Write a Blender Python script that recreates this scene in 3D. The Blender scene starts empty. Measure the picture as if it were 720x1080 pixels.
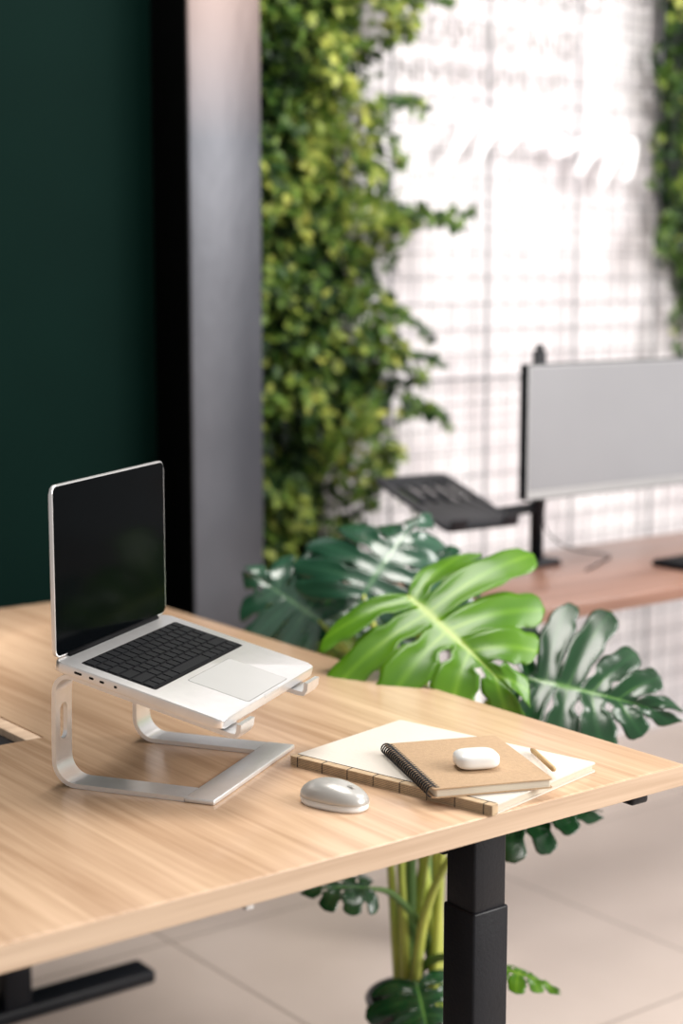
import bpy, bmesh, math, random
from mathutils import Vector, Matrix, noise
random.seed(7)
scene = bpy.context.scene
COL = scene.collection
ANG = math.radians(37.3)
CX, CY = 0.425, 1.979
ROOM = Matrix.Translation((CX, CY, 0)) @ Matrix.Rotation(ANG, 4, 'Z')

# ------------------------------------------------------------------ materials
def mat(name, col, rough=0.5, metal=0.0, spec=0.5, var=0.0, vscale=20.0, bump=0.0, bscale=200.0,
        emit=0.0, stretch=(1, 1, 1), col2=None, coat=0.0, top=None):
    m = bpy.data.materials.new(name); m.use_nodes = True
    nt = m.node_tree; b = nt.nodes['Principled BSDF']
    c = (*col, 1)
    b.inputs['Base Color'].default_value = c
    b.inputs['Roughness'].default_value = rough
    b.inputs['Metallic'].default_value = metal
    b.inputs['Specular IOR Level'].default_value = spec
    b.inputs['Coat Weight'].default_value = coat
    tc = nt.nodes.new('ShaderNodeTexCoord'); mp = nt.nodes.new('ShaderNodeMapping')
    mp.inputs['Scale'].default_value = stretch
    nt.links.new(tc.outputs['Object'], mp.inputs['Vector'])
    n = nt.nodes.new('ShaderNodeTexNoise'); n.inputs['Scale'].default_value = vscale
    n.inputs['Detail'].default_value = 5
    nt.links.new(mp.outputs[0], n.inputs['Vector'])
    r = nt.nodes.new('ShaderNodeValToRGB')
    c2 = col2 if col2 else tuple(max(0, x * (1 - var)) for x in col)
    r.color_ramp.elements[0].position = 0.3; r.color_ramp.elements[1].position = 0.7
    r.color_ramp.elements[0].color = (*c2, 1); r.color_ramp.elements[1].color = c
    nt.links.new(n.outputs['Fac'], r.inputs['Fac']); nt.links.new(r.outputs[0], b.inputs['Base Color'])
    if top:   # second colour blended in towards the upper part of the object
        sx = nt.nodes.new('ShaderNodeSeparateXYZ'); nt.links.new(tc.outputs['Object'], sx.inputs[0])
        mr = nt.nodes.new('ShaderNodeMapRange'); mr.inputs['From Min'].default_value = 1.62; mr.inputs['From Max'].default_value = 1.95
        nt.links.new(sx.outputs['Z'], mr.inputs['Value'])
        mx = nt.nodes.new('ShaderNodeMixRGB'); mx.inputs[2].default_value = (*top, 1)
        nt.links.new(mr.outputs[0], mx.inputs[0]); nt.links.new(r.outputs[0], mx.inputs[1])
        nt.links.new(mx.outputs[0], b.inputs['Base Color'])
    if bump > 0:
        n2 = nt.nodes.new('ShaderNodeTexNoise'); n2.inputs['Scale'].default_value = bscale
        nt.links.new(mp.outputs[0], n2.inputs['Vector'])
        bp = nt.nodes.new('ShaderNodeBump'); bp.inputs['Strength'].default_value = bump
        bp.inputs['Distance'].default_value = 0.002
        nt.links.new(n2.outputs['Fac'], bp.inputs['Height']); nt.links.new(bp.outputs[0], b.inputs['Normal'])
    if emit > 0:
        b.inputs['Emission Color'].default_value = c; b.inputs['Emission Strength'].default_value = emit
    return m

def wood(name, dark, light, rough, axis='Y'):
    m = bpy.data.materials.new(name); m.use_nodes = True
    nt = m.node_tree; b = nt.nodes['Principled BSDF']; b.inputs['Roughness'].default_value = rough
    tc = nt.nodes.new('ShaderNodeTexCoord'); mp = nt.nodes.new('ShaderNodeMapping')
    mp.inputs['Scale'].default_value = (14, 0.9, 14) if axis == 'Y' else (0.9, 14, 14)
    nt.links.new(tc.outputs['Object'], mp.inputs['Vector'])
    n = nt.nodes.new('ShaderNodeTexNoise'); n.inputs['Scale'].default_value = 1.0
    n.inputs['Detail'].default_value = 6; n.inputs['Roughness'].default_value = 0.6; n.inputs['Distortion'].default_value = 0.6
    nt.links.new(mp.outputs[0], n.inputs['Vector'])
    mp2 = nt.nodes.new('ShaderNodeMapping')
    mp2.inputs['Scale'].default_value = (110, 3, 110) if axis == 'Y' else (3, 110, 110)
    nt.links.new(tc.outputs['Object'], mp2.inputs['Vector'])
    n2 = nt.nodes.new('ShaderNodeTexNoise'); n2.inputs['Scale'].default_value = 1.0; n2.inputs['Detail'].default_value = 3
    nt.links.new(mp2.outputs[0], n2.inputs['Vector'])
    mx = nt.nodes.new('ShaderNodeMath'); mx.operation = 'MULTIPLY_ADD'; mx.inputs[1].default_value = 0.40
    nt.links.new(n2.outputs['Fac'], mx.inputs[0])
    ml = nt.nodes.new('ShaderNodeMath'); ml.operation = 'MULTIPLY'; ml.inputs[1].default_value = 0.60
    nt.links.new(n.outputs['Fac'], ml.inputs[0]); nt.links.new(ml.outputs[0], mx.inputs[2])
    r = nt.nodes.new('ShaderNodeValToRGB')
    r.color_ramp.elements[0].position = 0.38; r.color_ramp.elements[1].position = 0.60
    r.color_ramp.elements[0].color = (*dark, 1); r.color_ramp.elements[1].color = (*light, 1)
    nt.links.new(mx.outputs[0], r.inputs['Fac']); nt.links.new(r.outputs[0], b.inputs['Base Color'])
    return m

def leafmat(name, ramp, rough=0.35, spec=0.5, attr='tone', trans=0.15):
    m = bpy.data.materials.new(name); m.use_nodes = True
    nt = m.node_tree; b = nt.nodes['Principled BSDF']
    b.inputs['Roughness'].default_value = rough; b.inputs['Specular IOR Level'].default_value = spec
    a = nt.nodes.new('ShaderNodeAttribute'); a.attribute_name = attr
    r = nt.nodes.new('ShaderNodeValToRGB')
    el = r.color_ramp.elements
    el[0].position = ramp[0][0]; el[0].color = (*ramp[0][1], 1)
    el[1].position = ramp[-1][0]; el[1].color = (*ramp[-1][1], 1)
    for p, c in ramp[1:-1]:
        e = el.new(p); e.color = (*c, 1)
    nt.links.new(a.outputs['Fac'], r.inputs['Fac']); nt.links.new(r.outputs[0], b.inputs['Base Color'])
    tr = nt.nodes.new('ShaderNodeBsdfTranslucent'); nt.links.new(r.outputs[0], tr.inputs['Color'])
    mix = nt.nodes.new('ShaderNodeMixShader'); mix.inputs[0].default_value = trans
    nt.links.new(b.outputs[0], mix.inputs[1]); nt.links.new(tr.outputs[0], mix.inputs[2])
    nt.links.new(mix.outputs[0], nt.nodes['Material Output'].inputs['Surface'])
    return m

M_DESK = wood('oak_veneer', (0.47, 0.295, 0.180), (0.69, 0.475, 0.315), 0.24, 'Y')
M_EDGE = wood('oak_edge_band', (0.47, 0.325, 0.22), (0.67, 0.50, 0.36), 0.45, 'X')
M_WAL = wood('walnut', (0.20, 0.105, 0.078), (0.31, 0.17, 0.125), 0.28, 'X')
M_BLACK = mat('black_powder_coat', (0.008, 0.009, 0.013), 0.45, spec=0.3, var=0.3, bump=0.2)
M_SILVER = mat('brushed_aluminium', (0.83, 0.82, 0.82), 0.30, 0.75, var=0.06, vscale=60)
M_SILVERD = mat('aluminium_satin', (0.80, 0.79, 0.79), 0.36, 0.65, var=0.05, vscale=60)
M_TRACK = mat('trackpad', (0.66, 0.655, 0.655), 0.3, 0.45, var=0.03)
M_SCREEN = mat('screen_glass', (0.0012, 0.0018, 0.0024), 0.10, spec=0.03, var=0.2)
M_KEY = mat('key_plastic', (0.005, 0.006, 0.008), 0.5, spec=0.15, var=0.2)
M_KEYBED = mat('keyboard_bed', (0.003, 0.003, 0.004), 0.6, spec=0.1, var=0.2)
M_WHITE = mat('white_plastic', (0.86, 0.85, 0.83), 0.25, var=0.02, coat=0.3)
M_MOUSE = mat('mouse_shell', (0.50, 0.485, 0.46), 0.30, 0.25, var=0.06)
M_CREAM = mat('cream_cover', (0.70, 0.64, 0.565), 0.7, var=0.04, bump=0.15)
M_PAGES = mat('paper_edges', (0.70, 0.62, 0.50), 0.8, var=0.25, vscale=3, stretch=(1, 1, 700))
M_KRAFT = mat('kraft_card', (0.50, 0.335, 0.20), 0.75, var=0.14, vscale=180, bump=0.3, bscale=500)
M_KRAFTD = mat('kraft_spine', (0.58, 0.42, 0.26), 0.7, var=0.2, vscale=90)
M_DARKLINE = mat('dark_thread', (0.02, 0.018, 0.016), 0.6, var=0.2)
M_PENCIL = mat('pencil_wood', (0.62, 0.40, 0.19), 0.5, var=0.15, vscale=50)
M_LEAD = mat('graphite', (0.03, 0.03, 0.03), 0.4, var=0.2)
M_GREENWALL = mat('dark_green_paint', (0.0012, 0.0110, 0.0085), 0.65, spec=0.04, col2=(0.0007, 0.0065, 0.0050), vscale=1.2)
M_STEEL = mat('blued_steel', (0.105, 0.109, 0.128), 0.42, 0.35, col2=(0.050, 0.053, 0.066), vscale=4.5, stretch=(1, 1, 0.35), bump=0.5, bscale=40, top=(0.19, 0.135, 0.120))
M_STEELD = mat('shaded_steel', (0.0012, 0.0014, 0.0014), 0.6, spec=0.05, var=0.3)  # column steel with the shade of its side painted in as near-black
M_WIRE = mat('galvanised_wire', (0.20, 0.20, 0.215), 0.5, 0.2, var=0.2)
M_NEON = mat('white_sign', (0.95, 0.95, 0.96), 0.4, var=0.0, emit=0.38)
M_LETTER = mat('faded_lettering', (0.50, 0.475, 0.475), 0.8, var=0.25, vscale=10)
M_MONSCR = mat('monitor_screen', (0.33, 0.33, 0.35), 0.28, 0.2, var=0.12, vscale=2)  # pale reflection on the dark screen painted in as grey base colour
M_MONBEZ = mat('monitor_bezel', (0.55, 0.55, 0.56), 0.35, 0.6, var=0.05)
M_SOIL = mat('soil', (0.035, 0.022, 0.015), 0.95, var=0.6, bump=1.0, bscale=80)
M_POT = mat('black_ceramic', (0.008, 0.009, 0.011), 0.35, var=0.2)
M_STEM = mat('petiole', (0.50, 0.52, 0.10), 0.45, col2=(0.24, 0.34, 0.05), vscale=8)
M_STEMD = mat('petiole_dark', (0.10, 0.20, 0.05), 0.45, var=0.4, vscale=8)
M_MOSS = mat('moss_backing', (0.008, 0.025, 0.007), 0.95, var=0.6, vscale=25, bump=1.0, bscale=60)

def brick_wall_mat():
    m = bpy.data.materials.new('whitewashed_brick'); m.use_nodes = True
    nt = m.node_tree; b = nt.nodes['Principled BSDF']; b.inputs['Roughness'].default_value = 0.85
    tc = nt.nodes.new('ShaderNodeTexCoord'); mp = nt.nodes.new('ShaderNodeMapping')
    mp.inputs['Rotation'].default_value = (math.radians(-90), 0, 0)
    nt.links.new(tc.outputs['Object'], mp.inputs['Vector'])
    br = nt.nodes.new('ShaderNodeTexBrick')
    br.inputs['Scale'].default_value = 1.0
    br.inputs['Brick Width'].default_value = 0.24; br.inputs['Row Height'].default_value = 0.075
    br.inputs['Mortar Size'].default_value = 0.006
    br.inputs['Color1'].default_value = (0.86, 0.83, 0.845, 1); br.inputs['Color2'].default_value = (0.80, 0.77, 0.79, 1)
    br.inputs['Mortar'].default_value = (0.68, 0.65, 0.67, 1)
    nt.links.new(mp.outputs[0], br.inputs['Vector'])
    n = nt.nodes.new('ShaderNodeTexNoise'); n.inputs['Scale'].default_value = 3.5
    nt.links.new(tc.outputs['Object'], n.inputs['Vector'])
    mx = nt.nodes.new('ShaderNodeMixRGB'); mx.blend_type = 'MULTIPLY'; mx.inputs[0].default_value = 0.40
    r = nt.nodes.new('ShaderNodeValToRGB'); r.color_ramp.elements[0].position = 0.35; r.color_ramp.elements[1].position = 0.6
    r.color_ramp.elements[0].color = (0.76, 0.69, 0.70, 1); r.color_ramp.elements[1].color = (1, 1, 1, 1)
    nt.links.new(n.outputs['Fac'], r.inputs['Fac'])
    nt.links.new(br.outputs['Color'], mx.inputs[1]); nt.links.new(r.outputs[0], mx.inputs[2])
    nt.links.new(mx.outputs[0], b.inputs['Base Color'])
    bp = nt.nodes.new('ShaderNodeBump'); bp.inputs['Strength'].default_value = 0.3; bp.inputs['Distance'].default_value = 0.004
    nt.links.new(br.outputs['Fac'], bp.inputs['Height']); bp.invert = True
    nt.links.new(bp.outputs[0], b.inputs['Normal'])
    return m
def tile_mat():
    m = bpy.data.materials.new('stone_tiles'); m.use_nodes = True
    nt = m.node_tree; b = nt.nodes['Principled BSDF']; b.inputs['Roughness'].default_value = 0.35
    tc = nt.nodes.new('ShaderNodeTexCoord'); mp = nt.nodes.new('ShaderNodeMapping')
    mp.inputs['Location'].default_value = (-0.132 + 6.4, 0.15 + 6.4, 0)
    nt.links.new(tc.outputs['Object'], mp.inputs['Vector'])
    br = nt.nodes.new('ShaderNodeTexBrick'); br.offset = 0.0
    br.inputs['Scale'].default_value = 1.0
    br.inputs['Brick Width'].default_value = 0.8; br.inputs['Row Height'].default_value = 0.8
    br.inputs['Mortar Size'].default_value = 0.0035
    br.inputs['Color1'].default_value = (0.60, 0.51, 0.455, 1); br.inputs['Color2'].default_value = (0.56, 0.475, 0.425, 1)
    br.inputs['Mortar'].default_value = (0.34, 0.28, 0.245, 1)
    nt.links.new(mp.outputs[0], br.inputs['Vector'])
    n = nt.nodes.new('ShaderNodeTexNoise'); n.inputs['Scale'].default_value = 4; n.inputs['Detail'].default_value = 6
    nt.links.new(tc.outputs['Object'], n.inputs['Vector'])
    r = nt.nodes.new('ShaderNodeValToRGB'); r.color_ramp.elements[0].color = (0.80, 0.78, 0.77, 1); r.color_ramp.elements[1].color = (1, 1, 1, 1)
    nt.links.new(n.outputs['Fac'], r.inputs['Fac'])
    mx = nt.nodes.new('ShaderNodeMixRGB'); mx.blend_type = 'MULTIPLY'; mx.inputs[0].default_value = 1
    nt.links.new(br.outputs['Color'], mx.inputs[1]); nt.links.new(r.outputs[0], mx.inputs[2])
    nt.links.new(mx.outputs[0], b.inputs['Base Color'])
    return m
M_BRICK = brick_wall_mat(); M_TILE = tile_mat()

# ------------------------------------------------------------------ geometry helpers
def empty(name, matrix=Matrix.Identity(4), parent=None):
    o = bpy.data.objects.new(name, None); COL.objects.link(o); o.empty_display_size = 0.05
    if parent: o.parent = parent
    o.matrix_local = matrix if parent else matrix
    if not parent: o.matrix_world = matrix
    return o
def link(name, me, m=None, parent=None, matrix=None, smooth=False):
    o = bpy.data.objects.new(name, me); COL.objects.link(o)
    if m is not None:
        me.materials.append(m)
    if smooth:
        for p in me.polygons: p.use_smooth = True
    if parent: o.parent = parent
    if matrix is not None:
        if parent: o.matrix_local = matrix
        else: o.matrix_world = matrix
    return o
def pyd(name, v, f, m=None, parent=None, matrix=None, smooth=False):
    me = bpy.data.meshes.new(name); me.from_pydata([tuple(x) for x in v], [], f); me.update()
    return link(name, me, m, parent, matrix, smooth)
def bm_obj(name, bm, m=None, parent=None, matrix=None, smooth=False):
    me = bpy.data.meshes.new(name); bmesh.ops.recalc_face_normals(bm, faces=bm.faces)
    bm.to_mesh(me); bm.free(); return link(name, me, m, parent, matrix, smooth)
def autosm(o, ang=35):
    me = o.data
    for p in me.polygons: p.use_smooth = True
    me.set_sharp_from_angle(angle=math.radians(ang))
def box(name, lo, hi, m=None, parent=None, bev=0.0, matrix=None, seg=2):
    bm = bmesh.new(); bmesh.ops.create_cube(bm, size=1)
    for v in bm.verts:
        v.co = Vector([(lo[i] + hi[i]) / 2 + v.co[i] * (hi[i] - lo[i]) for i in range(3)])
    if bev > 0:
        bmesh.ops.bevel(bm, geom=bm.edges[:], offset=bev, segments=seg, affect='EDGES', profile=0.5)
    o = bm_obj(name, bm, m, parent, matrix)
    if bev > 0: autosm(o, 50)
    return o
def slab(name, x0, x1, y0, y1, z0, z1, r, m=None, parent=None, bev=0.0, matrix=None, n=8):
    bm = bmesh.new(); pts = []
    for cx, cy, a0 in ((x1 - r, y1 - r, 0), (x0 + r, y1 - r, 90), (x0 + r, y0 + r, 180), (x1 - r, y0 + r, 270)):
        for i in range(n + 1):
            a = math.radians(a0 + 90 * i / n); pts.append((cx + r * math.cos(a), cy + r * math.sin(a)))
    bot = [bm.verts.new((x, y, z0)) for x, y in pts]; top = [bm.verts.new((x, y, z1)) for x, y in pts]
    k = len(pts)
    fb = bm.faces.new(bot[::-1]); ft = bm.faces.new(top)
    for i in range(k): bm.faces.new((bot[i], bot[(i + 1) % k], top[(i + 1) % k], top[i]))
    if bev > 0:
        e = list(set(list(fb.edges) + list(ft.edges)))
        bmesh.ops.bevel(bm, geom=e, offset=bev, segments=3, affect='EDGES', profile=0.5)
    o = bm_obj(name, bm, m, parent, matrix); autosm(o, 40); return o
def catmull(pts, sub=8):
    P = [Vector(p) for p in pts]; P = [P[0] * 2 - P[1]] + P + [P[-1] * 2 - P[-2]]; out = []
    for i in range(1, len(P) - 2):
        for j in range(sub):
            t = j / sub; a, b, c, d = P[i - 1], P[i], P[i + 1], P[i + 2]
            out.append(0.5 * ((2 * b) + (c - a) * t + (2 * a - 5 * b + 4 * c - d) * t * t + (3 * b - a - 3 * c + d) * t ** 3))
    out.append(P[-2]); return out
def tube_data(path, rad, n=8, V=None, F=None):
    V = [] if V is None else V; F = [] if F is None else F
    base0 = len(V); k = len(path); up = None
    for i, p in enumerate(path):
        tg = (path[min(i + 1, k - 1)] - path[max(i - 1, 0)]).normalized()
        if up is None:
            up = Vector((0, 0, 1)) if abs(tg.z) < 0.9 else Vector((1, 0, 0))
        s = tg.cross(up).normalized(); up = s.cross(tg).normalized()
        r = rad(i / (k - 1)) if callable(rad) else rad
        for j in range(n):
            a = 2 * math.pi * j / n; V.append(p + (s * math.cos(a) + up * math.sin(a)) * r)
    for i in range(k - 1):
        for j in range(n):
            a = base0 + i * n + j; b = base0 + i * n + (j + 1) % n
            F.append((a, b, b + n, a + n))
    F.append(tuple(base0 + j for j in range(n))[::-1]); F.append(tuple(base0 + (k - 1) * n + j for j in range(n)))
    return V, F
def tube(name, pts, rad, m, parent=None, n=8, sub=8, matrix=None):
    path = catmull(pts, sub) if sub > 1 else [Vector(p) for p in pts]
    V, F = tube_data(path, rad, n); return pyd(name, V, F, m, parent, matrix, True)
def cut(o, cutter):
    md = o.modifiers.new('cut', 'BOOLEAN'); md.operation = 'DIFFERENCE'; md.object = cutter; md.solver = 'EXACT'
    bpy.context.view_layer.update()
    dg = bpy.context.evaluated_depsgraph_get(); me = bpy.data.meshes.new_from_object(o.evaluated_get(dg))
    o.modifiers.clear(); o.data = me; bpy.data.objects.remove(cutter)
def superell(name, rx, ry, rz, e1, e2, m, parent=None, matrix=None, nu=40, nv=24, zmin=-1, fn=None):
    def sp(x, p): return math.copysign(abs(x) ** p, x)
    V = []; F = []
    for i in range(nv + 1):
        ph = -math.pi / 2 + math.pi * i / nv
        for j in range(nu):
            th = 2 * math.pi * j / nu
            x = rx * sp(math.cos(ph), e1) * sp(math.cos(th), e2); y = ry * sp(math.cos(ph), e1) * sp(math.sin(th), e2)
            z = rz * sp(math.sin(ph), e1); z = max(z, zmin)
            v = Vector((x, y, z)); V.append(fn(v) if fn else v)
    for i in range(nv):
        for j in range(nu):
            a = i * nu + j; b = i * nu + (j + 1) % nu; F.append((a, b, b + nu, a + nu))
    o = pyd(name, V, F, m, parent, matrix, True)
    bm = bmesh.new(); bm.from_mesh(o.data); bmesh.ops.remove_doubles(bm, verts=bm.verts, dist=1e-6)
    bmesh.ops.recalc_face_normals(bm, faces=bm.faces); bm.to_mesh(o.data); bm.free()
    for p in o.data.polygons: p.use_smooth = True
    return o

# ------------------------------------------------------------------ room shell
box('floor', (-5, -6, -0.1), (6, 1.98, 0), M_TILE, matrix=ROOM)
box('wall_back', (0.30, 1.95, 0), (5.5, 2.07, 3.3), M_BRICK, matrix=ROOM)
box('wall_green', (-4.5, 1.70, 0), (0.29, 1.84, 3.3), M_GREENWALL, matrix=ROOM)
col = empty('steel_column', ROOM)
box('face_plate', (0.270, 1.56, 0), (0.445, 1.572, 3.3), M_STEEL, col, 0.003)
box('side_plate', (0.266, 1.563, 0), (0.276, 1.698, 3.3), M_STEELD, col, 0.001)
box('core', (0.276, 1.572, 0), (0.44, 1.945, 3.3), M_STEELD, col)

# wire mesh panels
V = []; F = []
yw = 1.915
def rod(a, b, r): tube_data([Vector(a), Vector(b)], r, 5, V, F)
x = 0.95
i = 0
while x < 3.2:
    big = (i % 5 == 2)
    rod((x, yw, 0.05), (x, yw, 3.1), 0.0050 if big else 0.0018); x += 0.0645; i += 1
z = 0.05; i = 0
while z < 3.11:
    rod((0.95, yw - 0.004, z), (3.2, yw - 0.004, z), 0.0045 if i % 16 == 0 else 0.0018); z += 0.0645; i += 1
for xx in (1.0, 2.0, 3.1):
    for zz in (0.1, 1.1, 2.1, 3.0): rod((xx, yw, zz), (xx, 1.955, zz), 0.005)
pyd('wire_mesh_panel', V, F, M_WIRE, matrix=ROOM)

# faded lettering painted on wall
lt = empty('wall_lettering', ROOM)
for k, (txt, z, s, x0) in enumerate((('WORK HARD', 2.05, 0.12, 1.12), ('DREAM BIG AND', 1.93, 0.085, 1.1), ('NEVER GIVE UP', 1.83, 0.085, 1.12))):
    cu = bpy.data.curves.new('line_%d' % (k + 1), 'FONT'); cu.body = txt; cu.size = s; cu.extrude = 0.001
    t = bpy.data.objects.new('tmp', cu); COL.objects.link(t); bpy.context.view_layer.update()
    me = bpy.data.meshes.new_from_object(t.evaluated_get(bpy.context.evaluated_depsgraph_get()))
    me.materials.clear(); bpy.data.objects.remove(t)
    link('line_%d' % (k + 1), me, M_LETTER, lt, Matrix.Translation((x0, 1.948, z)) @ Matrix.Rotation(math.radians(90), 4, 'X'))

# script sign
pts = []
N = 120
for k in range(N + 1):
    t = k / N
    ph = t * 2 * math.pi * 7.5
    amp = 0.036 + 0.025 * math.sin(t * 9)
    pts.append((1.235 + 0.68 * t + 0.035 * math.sin(ph + 1.2), 1.885, 1.68 + amp * math.cos(ph) + 0.025 * math.sin(t * 5)))
tube('neon_script_sign', pts, 0.010, M_NEON, None, 8, 3, ROOM)

# ------------------------------------------------------------------ vertical garden
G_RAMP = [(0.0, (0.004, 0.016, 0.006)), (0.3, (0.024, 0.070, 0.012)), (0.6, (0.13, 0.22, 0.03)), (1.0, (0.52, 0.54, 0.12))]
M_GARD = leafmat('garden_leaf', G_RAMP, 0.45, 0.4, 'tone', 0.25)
edge1 = [(3.2, 1.2), (2.3, 1.13), (2.05, 1.10), (1.9, 1.04), (1.73, 1.02), (1.57, 1.02), (1.53, 1.10), (1.48, 1.18), (1.43, 1.10), (1.33, 1.05), (1.22, 1.03), (1.09, 1.11), (1.00, 1.13), (0.93, 1.03), (0.8, 0.97), (0.7, 0.98), (0.0, 1.0)]
edge2 = [(3.2, 1.93), (2.13, 1.95), (1.86, 1.97), (1.59, 1.965), (1.45, 2.02), (1.32, 2.06), (1.13, 2.16), (1.08, 2.9)]
def interp(tab, z):
    for (z0, s0), (z1, s1) in zip(tab, tab[1:]):
        if z0 >= z >= z1: return s0 + (s1 - s0) * (z0 - z) / (z0 - z1)
    return tab[-1][1]
TPL = [(0, 0, 0), (-0.30, 0.28, 0.05), (-0.34, 0.58, 0.04), (0, 1, -0.06), (0.34, 0.58, 0.04), (0.30, 0.28, 0.05), (0, 0.45, -0.03)]
TF = [(0, 6, 1), (1, 6, 2), (2, 6, 3), (3, 6, 4), (4, 6, 5), (5, 6, 0)]
def add_leaf(V, F, T, p, ax, nm, s, tone, wid=1.0):
    ax = ax.normalized(); nm = (nm - ax * nm.dot(ax)).normalized(); sd = ax.cross(nm)
    b = len(V)
    for a, c, d in TPL:
        V.append(p + sd * (a * s * wid) + ax * (c * s) + nm * (d * s)); T.append(tone)
    for f in TF: F.append(tuple(b + q for q in f))
V = []; F = []; T = []
rnd = random.random; gs = random.gauss
def scatter(n, x0, x1, z0, z1, inside):
    c = 0
    while c < n:
        x = x0 + rnd() * (x1 - x0); z = z0 + rnd() * (z1 - z0)
        nz = noise.noise(Vector((x * 7, z * 7, 3.1))); n2 = noise.noise(Vector((x * 19, z * 19, 9.7)))
        if not inside(x, z, nz, n2): continue
        c += 1
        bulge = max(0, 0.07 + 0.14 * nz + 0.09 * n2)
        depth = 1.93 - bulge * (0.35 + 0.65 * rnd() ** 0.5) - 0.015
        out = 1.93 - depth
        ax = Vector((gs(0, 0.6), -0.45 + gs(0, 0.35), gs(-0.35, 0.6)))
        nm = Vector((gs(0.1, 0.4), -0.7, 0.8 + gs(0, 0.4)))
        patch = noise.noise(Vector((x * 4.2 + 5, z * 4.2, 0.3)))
        tone = 0.40 + 2.9 * (out - 0.08) + 0.40 * patch + gs(0, 0.22)  # shade painted into leaf colour: outer leaves lighter, recessed ones darker
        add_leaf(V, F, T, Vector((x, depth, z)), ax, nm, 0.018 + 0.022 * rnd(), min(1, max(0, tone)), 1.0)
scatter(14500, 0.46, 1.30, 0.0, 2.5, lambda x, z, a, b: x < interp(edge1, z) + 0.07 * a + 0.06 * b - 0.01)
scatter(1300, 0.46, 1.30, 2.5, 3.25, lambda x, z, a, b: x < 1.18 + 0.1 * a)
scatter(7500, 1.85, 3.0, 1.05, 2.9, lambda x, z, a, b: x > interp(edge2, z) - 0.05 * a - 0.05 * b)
def sprig(x, z, dx, dz, L, n=16):
    for k in range(n):
        t = k / n
        p = Vector((x + dx * L * t, 1.84 - 0.05 * t, z + dz * L * t - 0.05 * t * t))
        for q in range(2):
            add_leaf(V, F, T, p, Vector((dx + gs(0, 0.8), gs(-0.2, 0.4), dz + gs(0, 0.8))), Vector((gs(0, .3), -0.8, 0.5)), 0.026 + 0.012 * rnd(), min(1, max(0, gs(0.35, 0.2))))
for a in ((1.05, 1.47, 1, 0.35, 0.20), (1.02, 1.50, 1, 0.05, 0.18), (1.04, 1.05, 1, -0.2, 0.13), (1.03, 1.0, 1, 0.3, 0.12), (1.0, 1.15, 1, 0.2, 0.13), (0.98, 1.75, 1, 0.4, 0.10), (1.04, 2.0, 1, 0.3, 0.12),
          (0.98, 1.28, 1, -0.3, 0.12), (0.95, 0.85, 1, -0.2, 0.11), (2.05, 1.25, -0.2, -1, 0.15), (2.0, 1.5, -0.8, -0.4, 0.1), (2.0, 1.9, -0.8, 0.1, 0.1)):
    sprig(*a)
def frond(x, z, ang, L):
    d = Vector((math.cos(ang), 0, math.sin(ang)))
    for k in range(20):
        t = k / 20; p = Vector((x, 1.77 - 0.05 * math.sin(t * 3), z)) + d * L * t + Vector((0, 0, -0.25 * L * t * t))
        w = L * 0.24 * math.sin(math.pi * (0.12 + 0.86 * t))
        for sg in (-1, 1):
            pd = Vector((-d.z * sg, -0.1, d.x * sg)) + d * 0.6
            add_leaf(V, F, T, p, pd, Vector((gs(0, .4), -1, 0.3 + gs(0, .3))), w, min(1, max(0.1, 0.62 + gs(0, 0.12))), 0.16)
for a in ((0.78, 1.42, 1.2, 0.20), (0.80, 1.45, 0.5, 0.20), (0.86, 0.92, 1.7, 0.20), (0.72, 0.86, 1.3, 0.2), (0.70, 1.60, 0.9, 0.2), (2.25, 1.8, -1.8, 0.22)):
    frond(*a)
garden = empty('vertical_garden', ROOM)
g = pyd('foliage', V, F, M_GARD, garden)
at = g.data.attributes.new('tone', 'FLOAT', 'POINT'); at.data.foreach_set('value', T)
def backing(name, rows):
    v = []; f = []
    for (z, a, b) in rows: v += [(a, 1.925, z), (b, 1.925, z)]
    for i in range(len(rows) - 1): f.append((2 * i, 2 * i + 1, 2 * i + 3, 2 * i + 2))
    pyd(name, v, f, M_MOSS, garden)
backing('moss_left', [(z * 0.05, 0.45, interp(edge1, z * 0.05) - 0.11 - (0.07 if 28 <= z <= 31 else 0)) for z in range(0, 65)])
backing('moss_right', [(z * 0.05, interp(edge2, z * 0.05) + 0.09, 2.9) for z in range(24, 58)])

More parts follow.
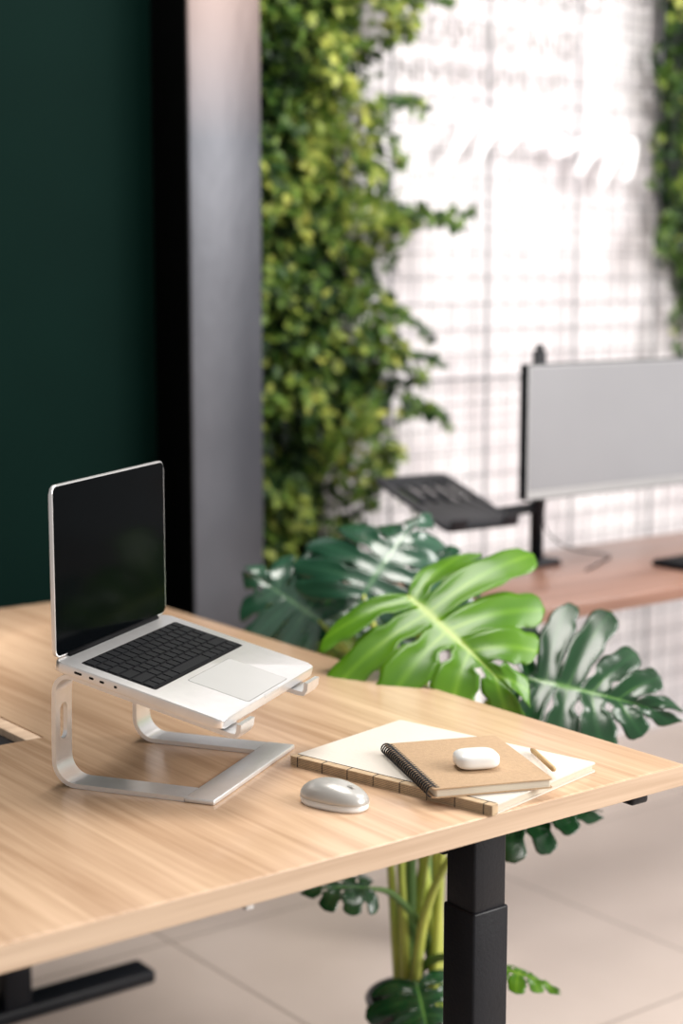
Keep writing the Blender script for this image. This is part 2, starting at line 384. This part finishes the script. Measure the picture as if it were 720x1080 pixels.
# ------------------------------------------------------------------ main desk
desk = empty('standing_desk', ROOM)
top = box('tabletop', (-1.5, 0, 0.722), (0, 1.4, 0.75), M_DESK, desk, 0.0022)
cutter = box('cut', (-0.74, 0.59, 0.60), (-0.575, 0.95, 0.85), None, desk, 0)
cut(top, cutter)
box('edge_band_front', (-1.498, -0.0008, 0.7235), (-0.002, 0.001, 0.7485), M_EDGE, desk)
box('cable_tray', (-0.76, 0.57, 0.60), (-0.555, 0.97, 0.612), M_BLACK, desk)
box('cable_flap', (-0.738, 0.592, 0.735), (-0.60, 0.948, 0.740), M_BLACK, desk, 0.001)
box('cutout_trim', (-0.60, 0.592, 0.728), (-0.577, 0.948, 0.7495), M_EDGE, desk, 0.001)
for k, yy in enumerate((0.075, 1.335)):
    for j, xx in enumerate((-0.277, -1.2)):
        tag = '%d%d' % (k + 1, j + 1)
        box('leg_upper_' + tag, (xx - .025, yy - .025, 0.60), (xx + .025, yy + .025, 0.71), M_BLACK, desk, 0.003)
        box('leg_lower_' + tag, (xx - .0275, yy - .0275, 0.02), (xx + .0275, yy + .0275, 0.613), M_BLACK, desk, 0.003)
        box('foot_' + tag, (xx - .32, yy - .035, 0.0), (xx + .285, yy + .035, 0.026), M_BLACK, desk, 0.006)
        box('support_arm_' + tag, (xx - .26, yy - .025, 0.7085), (xx + .25, yy + .025, 0.7215), M_BLACK, desk, 0.003)
        if j == 0: box('arm_end_' + tag, (xx + .228, yy - .035, 0.694), (xx + .258, yy + .03, 0.7215), M_BLACK, desk, 0.004)
for j, xx in enumerate((-0.277, -1.2)):
    box('crossbeam_%d' % j, (xx - .03, 0.1, 0.67), (xx + .03, 1.31, 0.70), M_BLACK, desk, 0.003)
box('cable_clip', (-0.652, 0.004, 0.716), (-0.642, 0.014, 0.7225), M_TRACK, desk, 0.001)

# ------------------------------------------------------------------ laptop
LANG = math.radians(69.5)
HC = Vector((-0.2817, 2.011, 0.905))
lap = empty('laptop', Matrix.Translation(HC) @ Matrix.Rotation(LANG, 4, 'Z'))
base = empty('base', Matrix.Rotation(math.radians(13.7), 4, 'X'), lap)
HW = 0.1425
slab('base_shell', -HW, HW, -0.218, 0.004, -0.0125, 0, 0.010, M_SILVER, base, 0.0022)
slab('keyboard_bed', -0.124, 0.124, -0.122, -0.022, -0.001, 0.0003, 0.003, M_KEYBED, base)
bm = bmesh.new()
def key(x0, x1, y0, y1):
    r = bmesh.ops.create_cube(bm, size=1)
    for v in r['verts']:
        top_ = v.co.z > 0; s = 0.0006 if top_ else 0
        v.co = Vector(((x0 + x1) / 2 + v.co.x * (x1 - x0 - 2 * s), (y0 + y1) / 2 + v.co.y * (y1 - y0 - 2 * s), 0.0003 + (0.0014 if top_ else 0)))
rows = [[1.0] * 14, [1.0] * 13 + [1.6], [1.6] + [1.0] * 13, [1.9] + [1.0] * 11 + [1.9], [2.4] + [1.0] * 10 + [2.4], [1.0, 1.0, 1.0, 1.25, 5.3, 1.25, 1.0, 1.0, 1.0, 1.0]]
y = -0.0245; rh = 0.0158; gap = 0.0022
for r_ in rows:
    tot = sum(r_); W = 0.244; x = -W / 2
    for w in r_:
        ww = W * w / tot; key(x + gap / 2, x + ww - gap / 2, y - rh + gap, y); x += ww
    y -= rh
bm_obj('keys', bm, M_KEY, base)
slab('trackpad', -0.060, 0.060, -0.2125, -0.132, -0.001, 0.0002, 0.004, M_TRACK, base)
slab('trackpad_groove', -0.0605, 0.0605, -0.213, -0.1315, -0.001, 0.0001, 0.004, M_KEYBED, base)
for sg in (-1, 1):
    bm = bmesh.new()
    for a in range(4):
        for b in range(38):
            c = bmesh.ops.create_circle(bm, cap_ends=True, segments=6, radius=0.0005)
            for v in c['verts']: v.co += Vector((sg * (0.1275 + a * 0.0028), -0.024 - b * 0.0026, 0.0002))
    bm_obj('speaker_grille_%s' % ('l' if sg < 0 else 'r'), bm, M_TRACK, base)
for k, (yy, ll) in enumerate(((-0.030, 0.010), (-0.048, 0.006), (-0.062, 0.006), (-0.080, 0.004))):
    slab('port_%d' % (k + 1), -0.0014, 0.0014, -ll / 2, ll / 2, 0, 0.0006, 0.0012, M_KEYBED, base,
         matrix=Matrix.Translation((-HW - 0.0002, yy, -0.006)) @ Matrix.Rotation(math.radians(90), 4, 'Y'))
tube('hinge_barrel', [(-0.115, 0.001, 0.0005), (0.115, 0.001, 0.0005)], 0.0035, M_KEYBED, base, 12, 1)
slab('front_notch', -0.022, 0.022, -0.2184, -0.2155, -0.004, 0.0002, 0.001, M_TRACK, base)
lidm = Matrix.Translation((0, 0.001, 0.002)) @ Matrix.Rotation(math.radians(90), 4, 'X')
lid = empty('lid', lidm, lap)
slab('lid_shell', -HW, HW, 0.0, 0.203, -0.0050, 0, 0.010, M_SILVER, lid, 0.0012)
slab('screen_glass', -HW + 0.0018, HW - 0.0018, 0.0018, 0.2012, -0.001, 0.0005, 0.0085, M_SCREEN, lid)
slab('display_panel', -HW + 0.0055, HW - 0.0055, 0.010, 0.1965, 0.0, 0.0006, 0.004, M_SCREEN, lid)
for sx in (-0.12, 0.12):
    tube('foot_%s' % ('l' if sx < 0 else 'r'), [(sx, -0.03, -0.0125), (sx, -0.03, -0.0145)], 0.006, M_KEYBED, base, 16, 1)

# ------------------------------------------------------------------ laptop stand
st = empty('laptop_stand', Matrix.Translation((HC.x, HC.y, 0.75)) @ Matrix.Rotation(LANG, 4, 'Z'))
def arc(cy, cz, r, a0, a1, n=8):
    return [(cy + r * math.cos(math.radians(a0 + (a1 - a0) * i / n)), cz + r * math.sin(math.radians(a0 + (a1 - a0) * i / n))) for i in range(n + 1)]
TH = 0.0055
tilt = math.radians(13.7)
ca = lambda y: 0.155 + y * math.tan(tilt) - 0.0145 / math.cos(tilt) - TH / 2
prof = [(-0.158, 0.003)] + arc(-0.016, 0.031, 0.028, -90, 0) + [(0.0117, 0.06), (0.0110, 0.09)]
prof += arc(-0.010, ca(-0.010) - 0.0203, 0.020, 0, 90 + 13.7, 8)
prof += [(-0.05, ca(-0.05)), (-0.12, ca(-0.12)), (-0.216, ca(-0.216))]
e = ca(-0.222); prof += [(-0.2235, e + 0.001), (-0.2265, e + 0.006), (-0.2275, e + 0.015)]
def strip(name, x0, x1):
    v = []; f = []; k = len(prof)
    for i, (y, z) in enumerate(prof):
        a = Vector(prof[max(0, i - 1)]); b = Vector(prof[min(k - 1, i + 1)]); t = (b - a).normalized(); n = Vector((-t.y, t.x)) * TH / 2
        for xx in (x0, x1):
            v.append((xx, y + n.x, z + n.y)); v.append((xx, y - n.x, z - n.y))
    for i in range(k - 1):
        a = 4 * i; b = a + 4
        f += [(a, b, b + 2, a + 2), (a + 1, a + 3, b + 3, b + 1), (a, a + 1, b + 1, b), (a + 2, b + 2, b + 3, a + 3)]
    f += [(0, 2, 3, 1), (4 * k - 4, 4 * k - 3, 4 * k - 1, 4 * k - 2)]
    o = pyd(name, v, f, M_SILVER, st)
    bm = bmesh.new(); bm.from_mesh(o.data); bmesh.ops.recalc_face_normals(bm, faces=bm.faces); bm.to_mesh(o.data); bm.free()
    xc = (x0 + x1) / 2
    c = slab('cut', xc - 0.0085, xc + 0.0085, 0.054, 0.098, -0.05, 0.05, 0.0084, None, st,
             matrix=Matrix.Translation((0, 0.02, 0)) @ Matrix.Rotation(math.radians(90), 4, 'X'))
    cut(o, c); autosm(o, 30)
    pm = Matrix.Translation((xc, -0.13, ca(-0.13) + TH / 2 + 0.0002)) @ Matrix.Rotation(tilt, 4, 'X')
    slab(name + '_pad', -0.012, 0.012, -0.04, 0.04, 0, 0.0012, 0.006, M_BLACK, st, matrix=pm)
strip('side_arm_left', -0.134, -0.096)
strip('side_arm_right', 0.070, 0.108)
box('front_plate', (-0.135, -0.196, 0.0003), (0.109, -0.1585, 0.0062), M_SILVERD, st, 0.0012)

# ------------------------------------------------------------------ mouse
mm = Matrix.Translation((-0.0075, 1.821, 0.75)) @ Matrix.Rotation(math.radians(-36), 4, 'Z') @ Matrix.Scale(0.92, 4)
mouse = empty('computer_mouse', mm)
def msh(v):
    tpr = 1 - 0.08 * (v.x / 0.047); z = v.z * (1 - 0.18 * max(0, v.x / 0.047))
    return Vector((v.x, v.y * tpr, z + 0.008))
superell('top_shell', 0.047, 0.0275, 0.0235, 0.85, 0.80, M_MOUSE, mouse, zmin=0.0, fn=msh)
superell('lower_body', 0.0462, 0.0268, 0.0155, 0.5, 0.80, M_WHITE, mouse, zmin=-0.0075, fn=lambda v: Vector((v.x, v.y * (1 - .08 * v.x / .047), min(v.z, 0.0) + 0.0080)))
superell('seam', 0.0473, 0.0278, 0.0008, 0.5, 0.80, M_WHITE, mouse, fn=lambda v: Vector((v.x, v.y * (1 - .08 * v.x / .047), v.z + 0.0080)))
slab('scroll_wheel', 0.018, 0.030, -0.003, 0.003, 0.018, 0.0285, 0.0025, M_MOUSE, mouse, 0.001)

# ------------------------------------------------------------------ hardcover notebook (A4)
A = Vector((-0.0621, 1.975)); Dp = Vector((0.1697, 1.780))
ang = math.atan2(Dp.y - A.y, Dp.x - A.x)
nb = empty('hardcover_notebook', Matrix.Translation((A.x, A.y, 0.75)) @ Matrix.Rotation(ang, 4, 'Z'))
L, W = 0.303, 0.218
slab('back_cover', 0, L, 0.0, W, 0.0003, 0.0020, 0.003, M_CREAM, nb)
slab('page_block', 0.003, L - 0.003, 0.004, W - 0.003, 0.0020, 0.0100, 0.001, M_PAGES, nb)
slab('front_cover', 0, L, 0.0, W, 0.0100, 0.0118, 0.003, M_CREAM, nb, 0.0004)
slab('spine_strip', 0, L, -0.0018, 0.010, 0.0001, 0.0124, 0.001, M_KRAFTD, nb, 0.0008)
for k in range(5):
    zz = 0.0022 + k * 0.002
    tube('spine_line_%d' % k, [(0.001, -0.0019, zz), (L - 0.001, -0.0019, zz)], 0.00022, M_DARKLINE, nb, 6, 1)
for k in range(8):
    xx = 0.012 + k * (L - 0.024) / 7
    V, F = tube_data([Vector(p) for p in ((xx, 0.009, 0.0126), (xx, -0.0022, 0.0126), (xx, -0.0022, 0.0002))], 0.0005, 6)
    pyd('stitch_%d' % k, V, F, M_DARKLINE, nb)
V, F = tube_data([Vector((0.003, 0.009, 0.0126)), Vector((L - 0.003, 0.009, 0.0126))], 0.0004, 6)
pyd('stitch_line', V, F, M_DARKLINE, nb)

# ------------------------------------------------------------------ spiral notebook
KA = math.radians(15.5)
kc = Vector((0.1487, 1.914, 0.7625))
sp = empty('spiral_notebook', Matrix.Translation(kc) @ Matrix.Rotation(KA, 4, 'Z'))
hx, hy = 0.0735, 0.0945
slab('back_cover', -hx, hx, -hy, hy, 0.0001, 0.0014, 0.004, M_KRAFT, sp)
slab('page_block', -hx + 0.004, hx - 0.002, -hy + 0.002, hy - 0.002, 0.0014, 0.0100, 0.003, M_PAGES, sp)
slab('front_cover', -hx, hx, -hy, hy, 0.0100, 0.0114, 0.004, M_KRAFT, sp, 0.0003)
V = []; F = []
n = 27
for k in range(n):
    yy = -hy + 0.006 + k * (2 * hy - 0.012) / (n - 1)
    for dy in (-0.0009, 0.0009):
        path = [Vector((-hx + 0.0015 + 0.0068 * math.cos(a), yy + dy, 0.0068 + 0.0066 * math.sin(a))) for a in [2 * math.pi * q / 18 for q in range(19)]]
        tube_data(path, 0.00062, 6, V, F)
pyd('spiral_binding', V, F, M_BLACK, sp, smooth=True)
bm = bmesh.new()
for k in range(n):
    yy = -hy + 0.006 + k * (2 * hy - 0.012) / (n - 1)
    c = bmesh.ops.create_grid(bm, x_segments=1, y_segments=1, size=0.0019)
    for v in c['verts']: v.co += Vector((-hx + 0.0080, yy, 0.01150))
bm_obj('punch_holes', bm, M_DARKLINE, sp)

# ------------------------------------------------------------------ earbuds case
ec = empty('earbuds_case', Matrix.Translation((0.159, 1.888, 0.7742)) @ Matrix.Rotation(math.radians(12), 4, 'Z'))
superell('shell', 0.0265, 0.0205, 0.0105, 0.62, 0.55, M_WHITE, ec, Matrix.Translation((0, 0, 0.0104)), 56, 32)
def se(th, rx, rz, e=0.62):
    c, s = math.cos(th), math.sin(th)
    return math.copysign(abs(c) ** e, c) * rx, math.copysign(abs(s) ** e, s) * rz
path = [Vector((se(2 * math.pi * q / 60, 0.0256, 0.01045)[0], 0.0075, 0.0104 + se(2 * math.pi * q / 60, 0.0256, 0.01045)[1])) for q in range(61)]
V, F = tube_data(path, 0.00025, 5); pyd('lid_seam', V, F, M_TRACK, ec)

# ------------------------------------------------------------------ pencil
pa = Vector((0.2355, 1.995, 0.7655)); pb = Vector((0.2480, 1.868, 0.7775))
d = (pb - pa).normalized()
pc = empty('pencil')
tube('barrel', [pa + d * 0.016, pb], 0.0034, M_PENCIL, pc, 6, 1)
tube('tip', [pa + d * 0.003, pa + d * 0.016], lambda t: 0.0008 + 0.0026 * t, M_KRAFT, pc, 8, 1)
tube('lead', [pa, pa + d * 0.004], lambda t: 0.0002 + 0.0009 * t, M_LEAD, pc, 8, 1)

# ------------------------------------------------------------------ second workstation
d2 = empty('wooden_desk', ROOM)
box('tabletop', (0.42, 0.80, 0.722), (2.4, 1.26, 0.75), M_WAL, d2, 0.002)
for k, (xx, ya, yb) in enumerate(((0.575, 0.98, 1.12), (2.2, 0.84, 1.24))):
    box('leg_%d' % k, (xx - .025, 1.03, 0.025), (xx + .025, 1.08, 0.722), M_WHITE, d2, 0.004)
    box('foot_%d' % k, (xx - .03, ya, 0), (xx + .03, yb, 0.025), M_WHITE, d2, 0.006)
box('beam', (0.575, 1.04, 0.68), (2.2, 1.07, 0.722), M_WHITE, d2, 0.003)
mo = empty('computer_monitor', ROOM)
MR = Matrix.Translation((0, 1.09, 0)) @ Matrix.Rotation(math.radians(90), 4, 'X')
slab('housing', 0.752, 1.245, 0.898, 1.173, -0.008, 0.012, 0.004, M_BLACK, mo, 0.002, MR)
slab('bezel', 0.755, 1.242, 0.901, 1.170, 0.012, 0.0135, 0.003, M_MONBEZ, mo, 0.0, MR)
slab('screen', 0.759, 1.238, 0.918, 1.167, 0.0135, 0.0140, 0.001, M_MONSCR, mo, 0.0, MR)
box('mount', (0.96, 1.095, 0.99), (1.06, 1.125, 1.09), M_BLACK, mo, 0.004)
tube('arm', [(1.01, 1.12, 1.04), (0.93, 1.16, 1.03), (0.855, 1.15, 1.03)], 0.013, M_BLACK, mo, 10, 6)
tube('pole', [(0.855, 1.15, 0.752), (0.855, 1.15, 1.195)], 0.014, M_BLACK, mo, 16, 1)
tube('pole_cap', [(0.855, 1.15, 1.19), (0.855, 1.15, 1.208)], 0.009, M_BLACK, mo, 12, 1)
box('desk_clamp', (0.82, 1.11, 0.7502), (0.89, 1.20, 0.762), M_BLACK, mo, 0.003)
tr = empty('laptop_tray')
q = [Vector((0.102, 3.36, 0.937)), Vector((0.255, 3.48, 0.933)), Vector((0.328, 3.25, 0.858)), Vector((0.154, 3.11, 0.860))]
ux = ((q[1] - q[0]) + (q[2] - q[3])).normalized(); uy = ((q[0] - q[3]) + (q[1] - q[2])); uy = (uy - ux * uy.dot(ux)).normalized(); uz = ux.cross(uy)
cc = sum(q, Vector()) / 4
TM = Matrix((ux, uy, uz)).transposed().to_4x4(); TM.translation = cc
pl = slab('plate', -0.098, 0.098, -0.122, 0.122, -0.003, 0.003, 0.012, M_BLACK, tr, 0.001, TM)
for k in range(5):
    xx = -0.068 + k * 0.034
    c = slab('cut', xx - 0.007, xx + 0.007, 0.02 - 0.03, 0.02 + 0.06, -0.02, 0.02, 0.0069, None, tr, 0, TM)
    cut(pl, c)
for sx in (-0.07, 0.07):
    box('lip_%s' % ('l' if sx < 0 else 'r'), (sx - 0.02, -0.122, 0.0), (sx + 0.02, -0.117, 0.022), M_BLACK, tr, 0.001, TM)
pole = ROOM @ Vector((0.840, 1.15, 0.87))
tube('arm', [cc - uz * 0.012, cc - uz * 0.03 + ux * 0.05, (cc - uz * 0.02 + pole) / 2 + Vector((0, 0, -0.01)), pole], 0.012, M_BLACK, tr, 10, 6)
box('tilt_head', (-0.04, -0.04, -0.02), (0.04, 0.04, -0.003), M_BLACK, tr, 0.004, TM)
tube('power_cable', [(0.86, 1.13, 0.905), (0.90, 1.17, 0.82), (0.99, 1.19, 0.765), (1.04, 1.12, 0.7535), (0.95, 1.06, 0.7535), (0.87, 1.02, 0.7535)], 0.0018, M_BLACK, None, 6, 8, ROOM)
kb = empty('computer_keyboard', ROOM)
slab('case', 1.03, 1.42, 0.86, 0.99, 0.7503, 0.760, 0.006, M_BLACK, kb, 0.002)
bm = bmesh.new()
for a in range(16):
    for b_ in range(5):
        r = bmesh.ops.create_cube(bm, size=1)
        for v in r['verts']:
            v.co = Vector((1.045 + a * 0.0240 + v.co.x * 0.020, 0.875 + b_ * 0.0250 + v.co.y * 0.020, 0.7618 + v.co.z * 0.004))
bm_obj('keys', bm, M_KEY, kb)

# ------------------------------------------------------------------ monstera
R_BRIGHT = [(0.0, (0.065, 0.20, 0.008)), (0.5, (0.16, 0.36, 0.018)), (1.0, (0.48, 0.63, 0.10))]
R_DARK = [(0.0, (0.005, 0.034, 0.010)), (0.6, (0.014, 0.072, 0.020)), (1.0, (0.13, 0.29, 0.06))]
R_BLUE = [(0.0, (0.014, 0.060, 0.032)), (0.6, (0.030, 0.105, 0.058)), (1.0, (0.14, 0.28, 0.14))]
M_LB = leafmat('monstera_leaf_young', R_BRIGHT, 0.26, 0.6, 'vein', 0.3)
M_LD = leafmat('monstera_leaf_dark', R_DARK, 0.20, 0.7, 'vein', 0.1)
M_LU = leafmat('monstera_leaf_grey_green', R_BLUE, 0.20, 1.0, 'vein', 0.1)
plant = empty('potted_monstera')
def monstera(name, base, tip, nrm, width, m, seed, nf=6, curl=0.25, gap=0.24, holes=0.6):
    rs = random.Random(seed)
    base = Vector(base); tip = Vector(tip); L = (tip - base).length
    ay = (tip - base).normalized(); nz = Vector(nrm); nz = (nz - ay * nz.dot(ay)).normalized(); axx = ay.cross(nz)
    verts = []; faces = []; vein = []
    NT = 26; NS = 8
    for side in (-1, 1):
        for fi in range(nf):
            lj = 1 + rs.uniform(-0.06, 0.06); t0 = 0.60 + rs.uniform(-0.10, 0.10); gj = gap * rs.uniform(0.7, 1.2)
            hj = holes * rs.choice((0.2, 1.0, 1.0)); h0 = rs.uniform(0.14, 0.24)
            if fi == nf - 1: lj = 1
            start = len(verts)
            for j in range(NT + 1):
                t = j / NT
                pr = 1.0
                if t > t0: pr = 1 - gj * min(1, (t - t0) / 0.10) - 0.05 * (t - t0)
                if t > 0.84: pr *= math.sqrt(max(0.0, 1 - ((t - 0.84) / 0.16) ** 2)) * 0.95 + 0.05
                if h0 < t < h0 + 0.20: pr -= hj * 0.5 * math.sin(math.pi * (t - h0) / 0.20)
                for k in range(NS + 1):
                    c = (k / NS - 0.5) * 2
                    lo_p = pr
                    if fi == nf - 1 and c > 0: lo_p = 1.0
                    if fi == 0 and c < 0 and t < 0.8: lo_p = 1.0
                    s = (fi + 0.5 + 0.5 * c * lo_p) / nf
                    mid = 0.0 + 0.80 * s ** 1.25
                    phi = math.radians(148 * (1 - s) ** 1.10 + 3 * s)
                    Rr = (0.50 + 0.12 * math.sin(math.pi * min(1, s * 1.2))) * (1 - 0.50 * s ** 1.6)
                    if s < 0.25: Rr *= 0.72 + 0.28 * (s / 0.25)
                    Rl = Rr * lj
                    ph2 = phi - 0.30 * t * (1 - s)
                    x = math.sin(ph2) * Rl * t * width / L * 0.95
                    y = mid + math.cos(ph2) * Rl * t * (0.62 if s < 0.5 else 0.62 - 0.10 * (s - 0.5))
                    z = -curl * (t * t) * 0.42 * (0.6 + 0.8 * abs(math.sin(phi))) - curl * 0.55 * (y - 0.2) ** 2 + 0.05 * t
                    z += 0.020 * (abs(c) ** 2) * math.sin(math.pi * min(1, t * 1.3)) + 0.03 * math.sin(fi * 2.3 + side + seed) * t
                    verts.append(base + (axx * side * x + ay * y + nz * z) * L)
                    vv = max(0, 1 - abs(c) * NS * 0.5) * (1 - 0.5 * t) * 0.5
                    if j == 0: vv = 1.0
                    elif j == 1: vv = max(vv, 0.35)
                    vein.append(min(1, vv + 0.45 * (0.5 + 0.5 * noise.noise(Vector((x * 6, y * 6, seed))))))
            for j in range(NT):
                for k in range(NS):
                    a = start + j * (NS + 1) + k; b = a + 1; c_ = b + NS + 1; d_ = a + NS + 1
                    faces.append((a, b, c_, d_) if side > 0 else (a, d_, c_, b))
    me = bpy.data.meshes.new(name); me.from_pydata([tuple(v) for v in verts], [], faces); me.update()
    at = me.attributes.new('vein', 'FLOAT', 'POINT'); at.data.foreach_set('value', vein)
    bm = bmesh.new(); bm.from_mesh(me); bmesh.ops.remove_doubles(bm, verts=bm.verts, dist=0.0006); bm.to_mesh(me); bm.free()
    o = link(name, me, m, plant, None, True)
    mod = o.modifiers.new('thick', 'SOLIDIFY'); mod.thickness = 0.0008
    return o
LEAVES = [
    ('leaf_young', (0.102, 2.506, 0.860), (0.275, 2.286, 0.740), (0.0, -0.75, 0.66), 0.37, M_LB, 1, 0.22, 5),
    ('leaf_back', (0.035, 2.72, 0.815), (0.150, 2.83, 0.975), (-0.25, -0.75, 0.6), 0.34, M_LU, 2, 0.45, 6),
    ('leaf_back_right', (0.13, 2.75, 0.80), (0.225, 2.72, 0.90), (-0.1, -0.6, 0.8), 0.24, M_LU, 3, 0.4, 5),
    ('leaf_left', (-0.035, 2.80, 0.755), (-0.185, 2.86, 0.850), (-0.25, -0.75, 0.55), 0.27, M_LU, 4, 0.3, 5),
    ('leaf_right', (0.275, 2.443, 0.745), (0.520, 2.357, 0.708), (0.05, -0.66, 0.75), 0.31, M_LD, 5, 0.12, 6),
    ('leaf_low_right', (0.235, 2.40, 0.535), (0.394, 2.36, 0.575), (0, -0.22, 0.95), 0.18, M_LD, 6, 0.3, 5),
    ('leaf_low_left', (0.041, 2.46, 0.405), (-0.07, 2.44, 0.415), (0, -0.22, 0.95), 0.12, M_LD, 7, 0.3, 4),
    ('leaf_small', (0.245, 2.36, 0.315), (0.334, 2.33, 0.298), (0, -0.15, 0.98), 0.06, M_LB, 8, 0.3, 4),
    ('leaf_pot', (0.12, 2.50, 0.23), (0.15, 2.40, 0.12), (0, -0.8, 0.5), 0.17, M_LD, 9, 0.4, 5),
    ('leaf_far', (0.02, 2.86, 0.72), (0.06, 2.98, 0.80), (0, -0.6, 0.8), 0.24, M_LD, 10, 0.4, 6),
]
PX, PY = 0.128, 2.59
for i, (nm, b_, t_, n_, w_, m_, sd, cu_, nf_) in enumerate(LEAVES):
    monstera(nm, b_, t_, n_, w_, m_, sd, curl=cu_, nf=nf_)
    rx = PX + 0.035 * math.cos(i * 2.1); ry = PY + 0.035 * math.sin(i * 2.1)
    bz = Vector(b_); ad = (Vector(t_) - bz).normalized()
    m1 = Vector((rx * 0.8 + bz.x * 0.2, ry * 0.8 + bz.y * 0.2, 0.15 + (bz.z - 0.15) * 0.5))
    m2 = Vector((rx * 0.35 + bz.x * 0.65, ry * 0.35 + bz.y * 0.65, 0.15 + (bz.z - 0.15) * 0.88))
    tube('petiole_%d' % i, [(rx, ry, 0.12), m1, m2, bz + ad * 0.004], lambda t: 0.0075 * (1 - t) + 0.003, M_STEM if i in (0, 1, 4, 5, 3) else M_STEMD, plant, 8, 8)
for i, (dx, dy, h) in enumerate(((-0.03, -0.03, 0.60), (0.03, -0.04, 0.66), (-0.045, 0.0, 0.62))):
    tube('stalk_%d' % i, [(PX + dx * 0.6, PY + dy * 0.6, 0.12), (PX + dx, PY + dy, 0.36), (PX + dx * 1.5, PY + dy * 1.2, 0.15 + h * 0.9)], lambda t: 0.008 * (1 - t) + 0.003, M_STEM, plant, 8, 8)
def lathe(name, prof_, m, parent, n=40):
    v = []; f = []
    for r, z in prof_:
        for j in range(n):
            a = 2 * math.pi * j / n; v.append((PX + r * math.cos(a), PY + r * math.sin(a), z))
    for i in range(len(prof_) - 1):
        for j in range(n):
            a = i * n + j; b = i * n + (j + 1) % n; f.append((a, b, b + n, a + n))
    f.append(tuple(range(n))[::-1]); f.append(tuple((len(prof_) - 1) * n + j for j in range(n)))
    o = pyd(name, v, f, m, parent); autosm(o, 40); return o
lathe('pot', [(0.062, 0.0), (0.068, 0.004), (0.086, 0.155), (0.089, 0.165), (0.087, 0.168), (0.080, 0.166), (0.078, 0.13)], M_POT, plant)
lathe('soil', [(0.077, 0.12), (0.077, 0.142), (0.04, 0.148), (0.001, 0.149)], M_SOIL, plant)

# ------------------------------------------------------------------ lights
def area(name, loc, tgt, sx, sy, power, col=(1, 1, 1)):
    l = bpy.data.lights.new(name, 'AREA'); l.shape = 'RECTANGLE'; l.size = sx; l.size_y = sy; l.energy = power; l.color = col
    o = bpy.data.objects.new(name, l); COL.objects.link(o); o.location = loc
    o.rotation_euler = (Vector(tgt) - Vector(loc)).to_track_quat('-Z', 'Y').to_euler(); return o
area('window_light', (3.4, 1.2, 2.2), (0.1, 2.4, 0.7), 2.2, 1.8, 185, (1, 0.972, 0.93))
area('overhead_fill', (-0.1, 2.75, 3.0), (0.1, 2.4, 0), 1.2, 1.0, 45, (1, 0.96, 0.90))  # added fill from above, stands for no actual fixture
area('wall_fill', (2.1, 3.0, 3.0), (1.0, 4.5, 1.3), 1.6, 0.8, 54, (1, 0.972, 0.95))  # added fill that brightens the white brick wall, no actual lamp
w = bpy.data.worlds.new('World'); scene.world = w; w.use_nodes = True
w.node_tree.nodes['Background'].inputs[0].default_value = (1.0, 0.985, 0.97, 1)
w.node_tree.nodes['Background'].inputs[1].default_value = 0.47
scene.view_settings.view_transform = 'Standard'

# ------------------------------------------------------------------ camera
cam = bpy.data.cameras.new('camera'); co = bpy.data.objects.new('camera', cam); COL.objects.link(co)
cam.sensor_fit = 'VERTICAL'; cam.sensor_height = 36; cam.sensor_width = 24; cam.lens = 58
co.location = (0, 0, 1.35); co.rotation_euler = (math.radians(90 - 8.18), 0, 0)
cam.dof.use_dof = True; cam.dof.focus_distance = 1.98; cam.dof.aperture_fstop = 2.4
cam.clip_start = 0.05
scene.camera = co
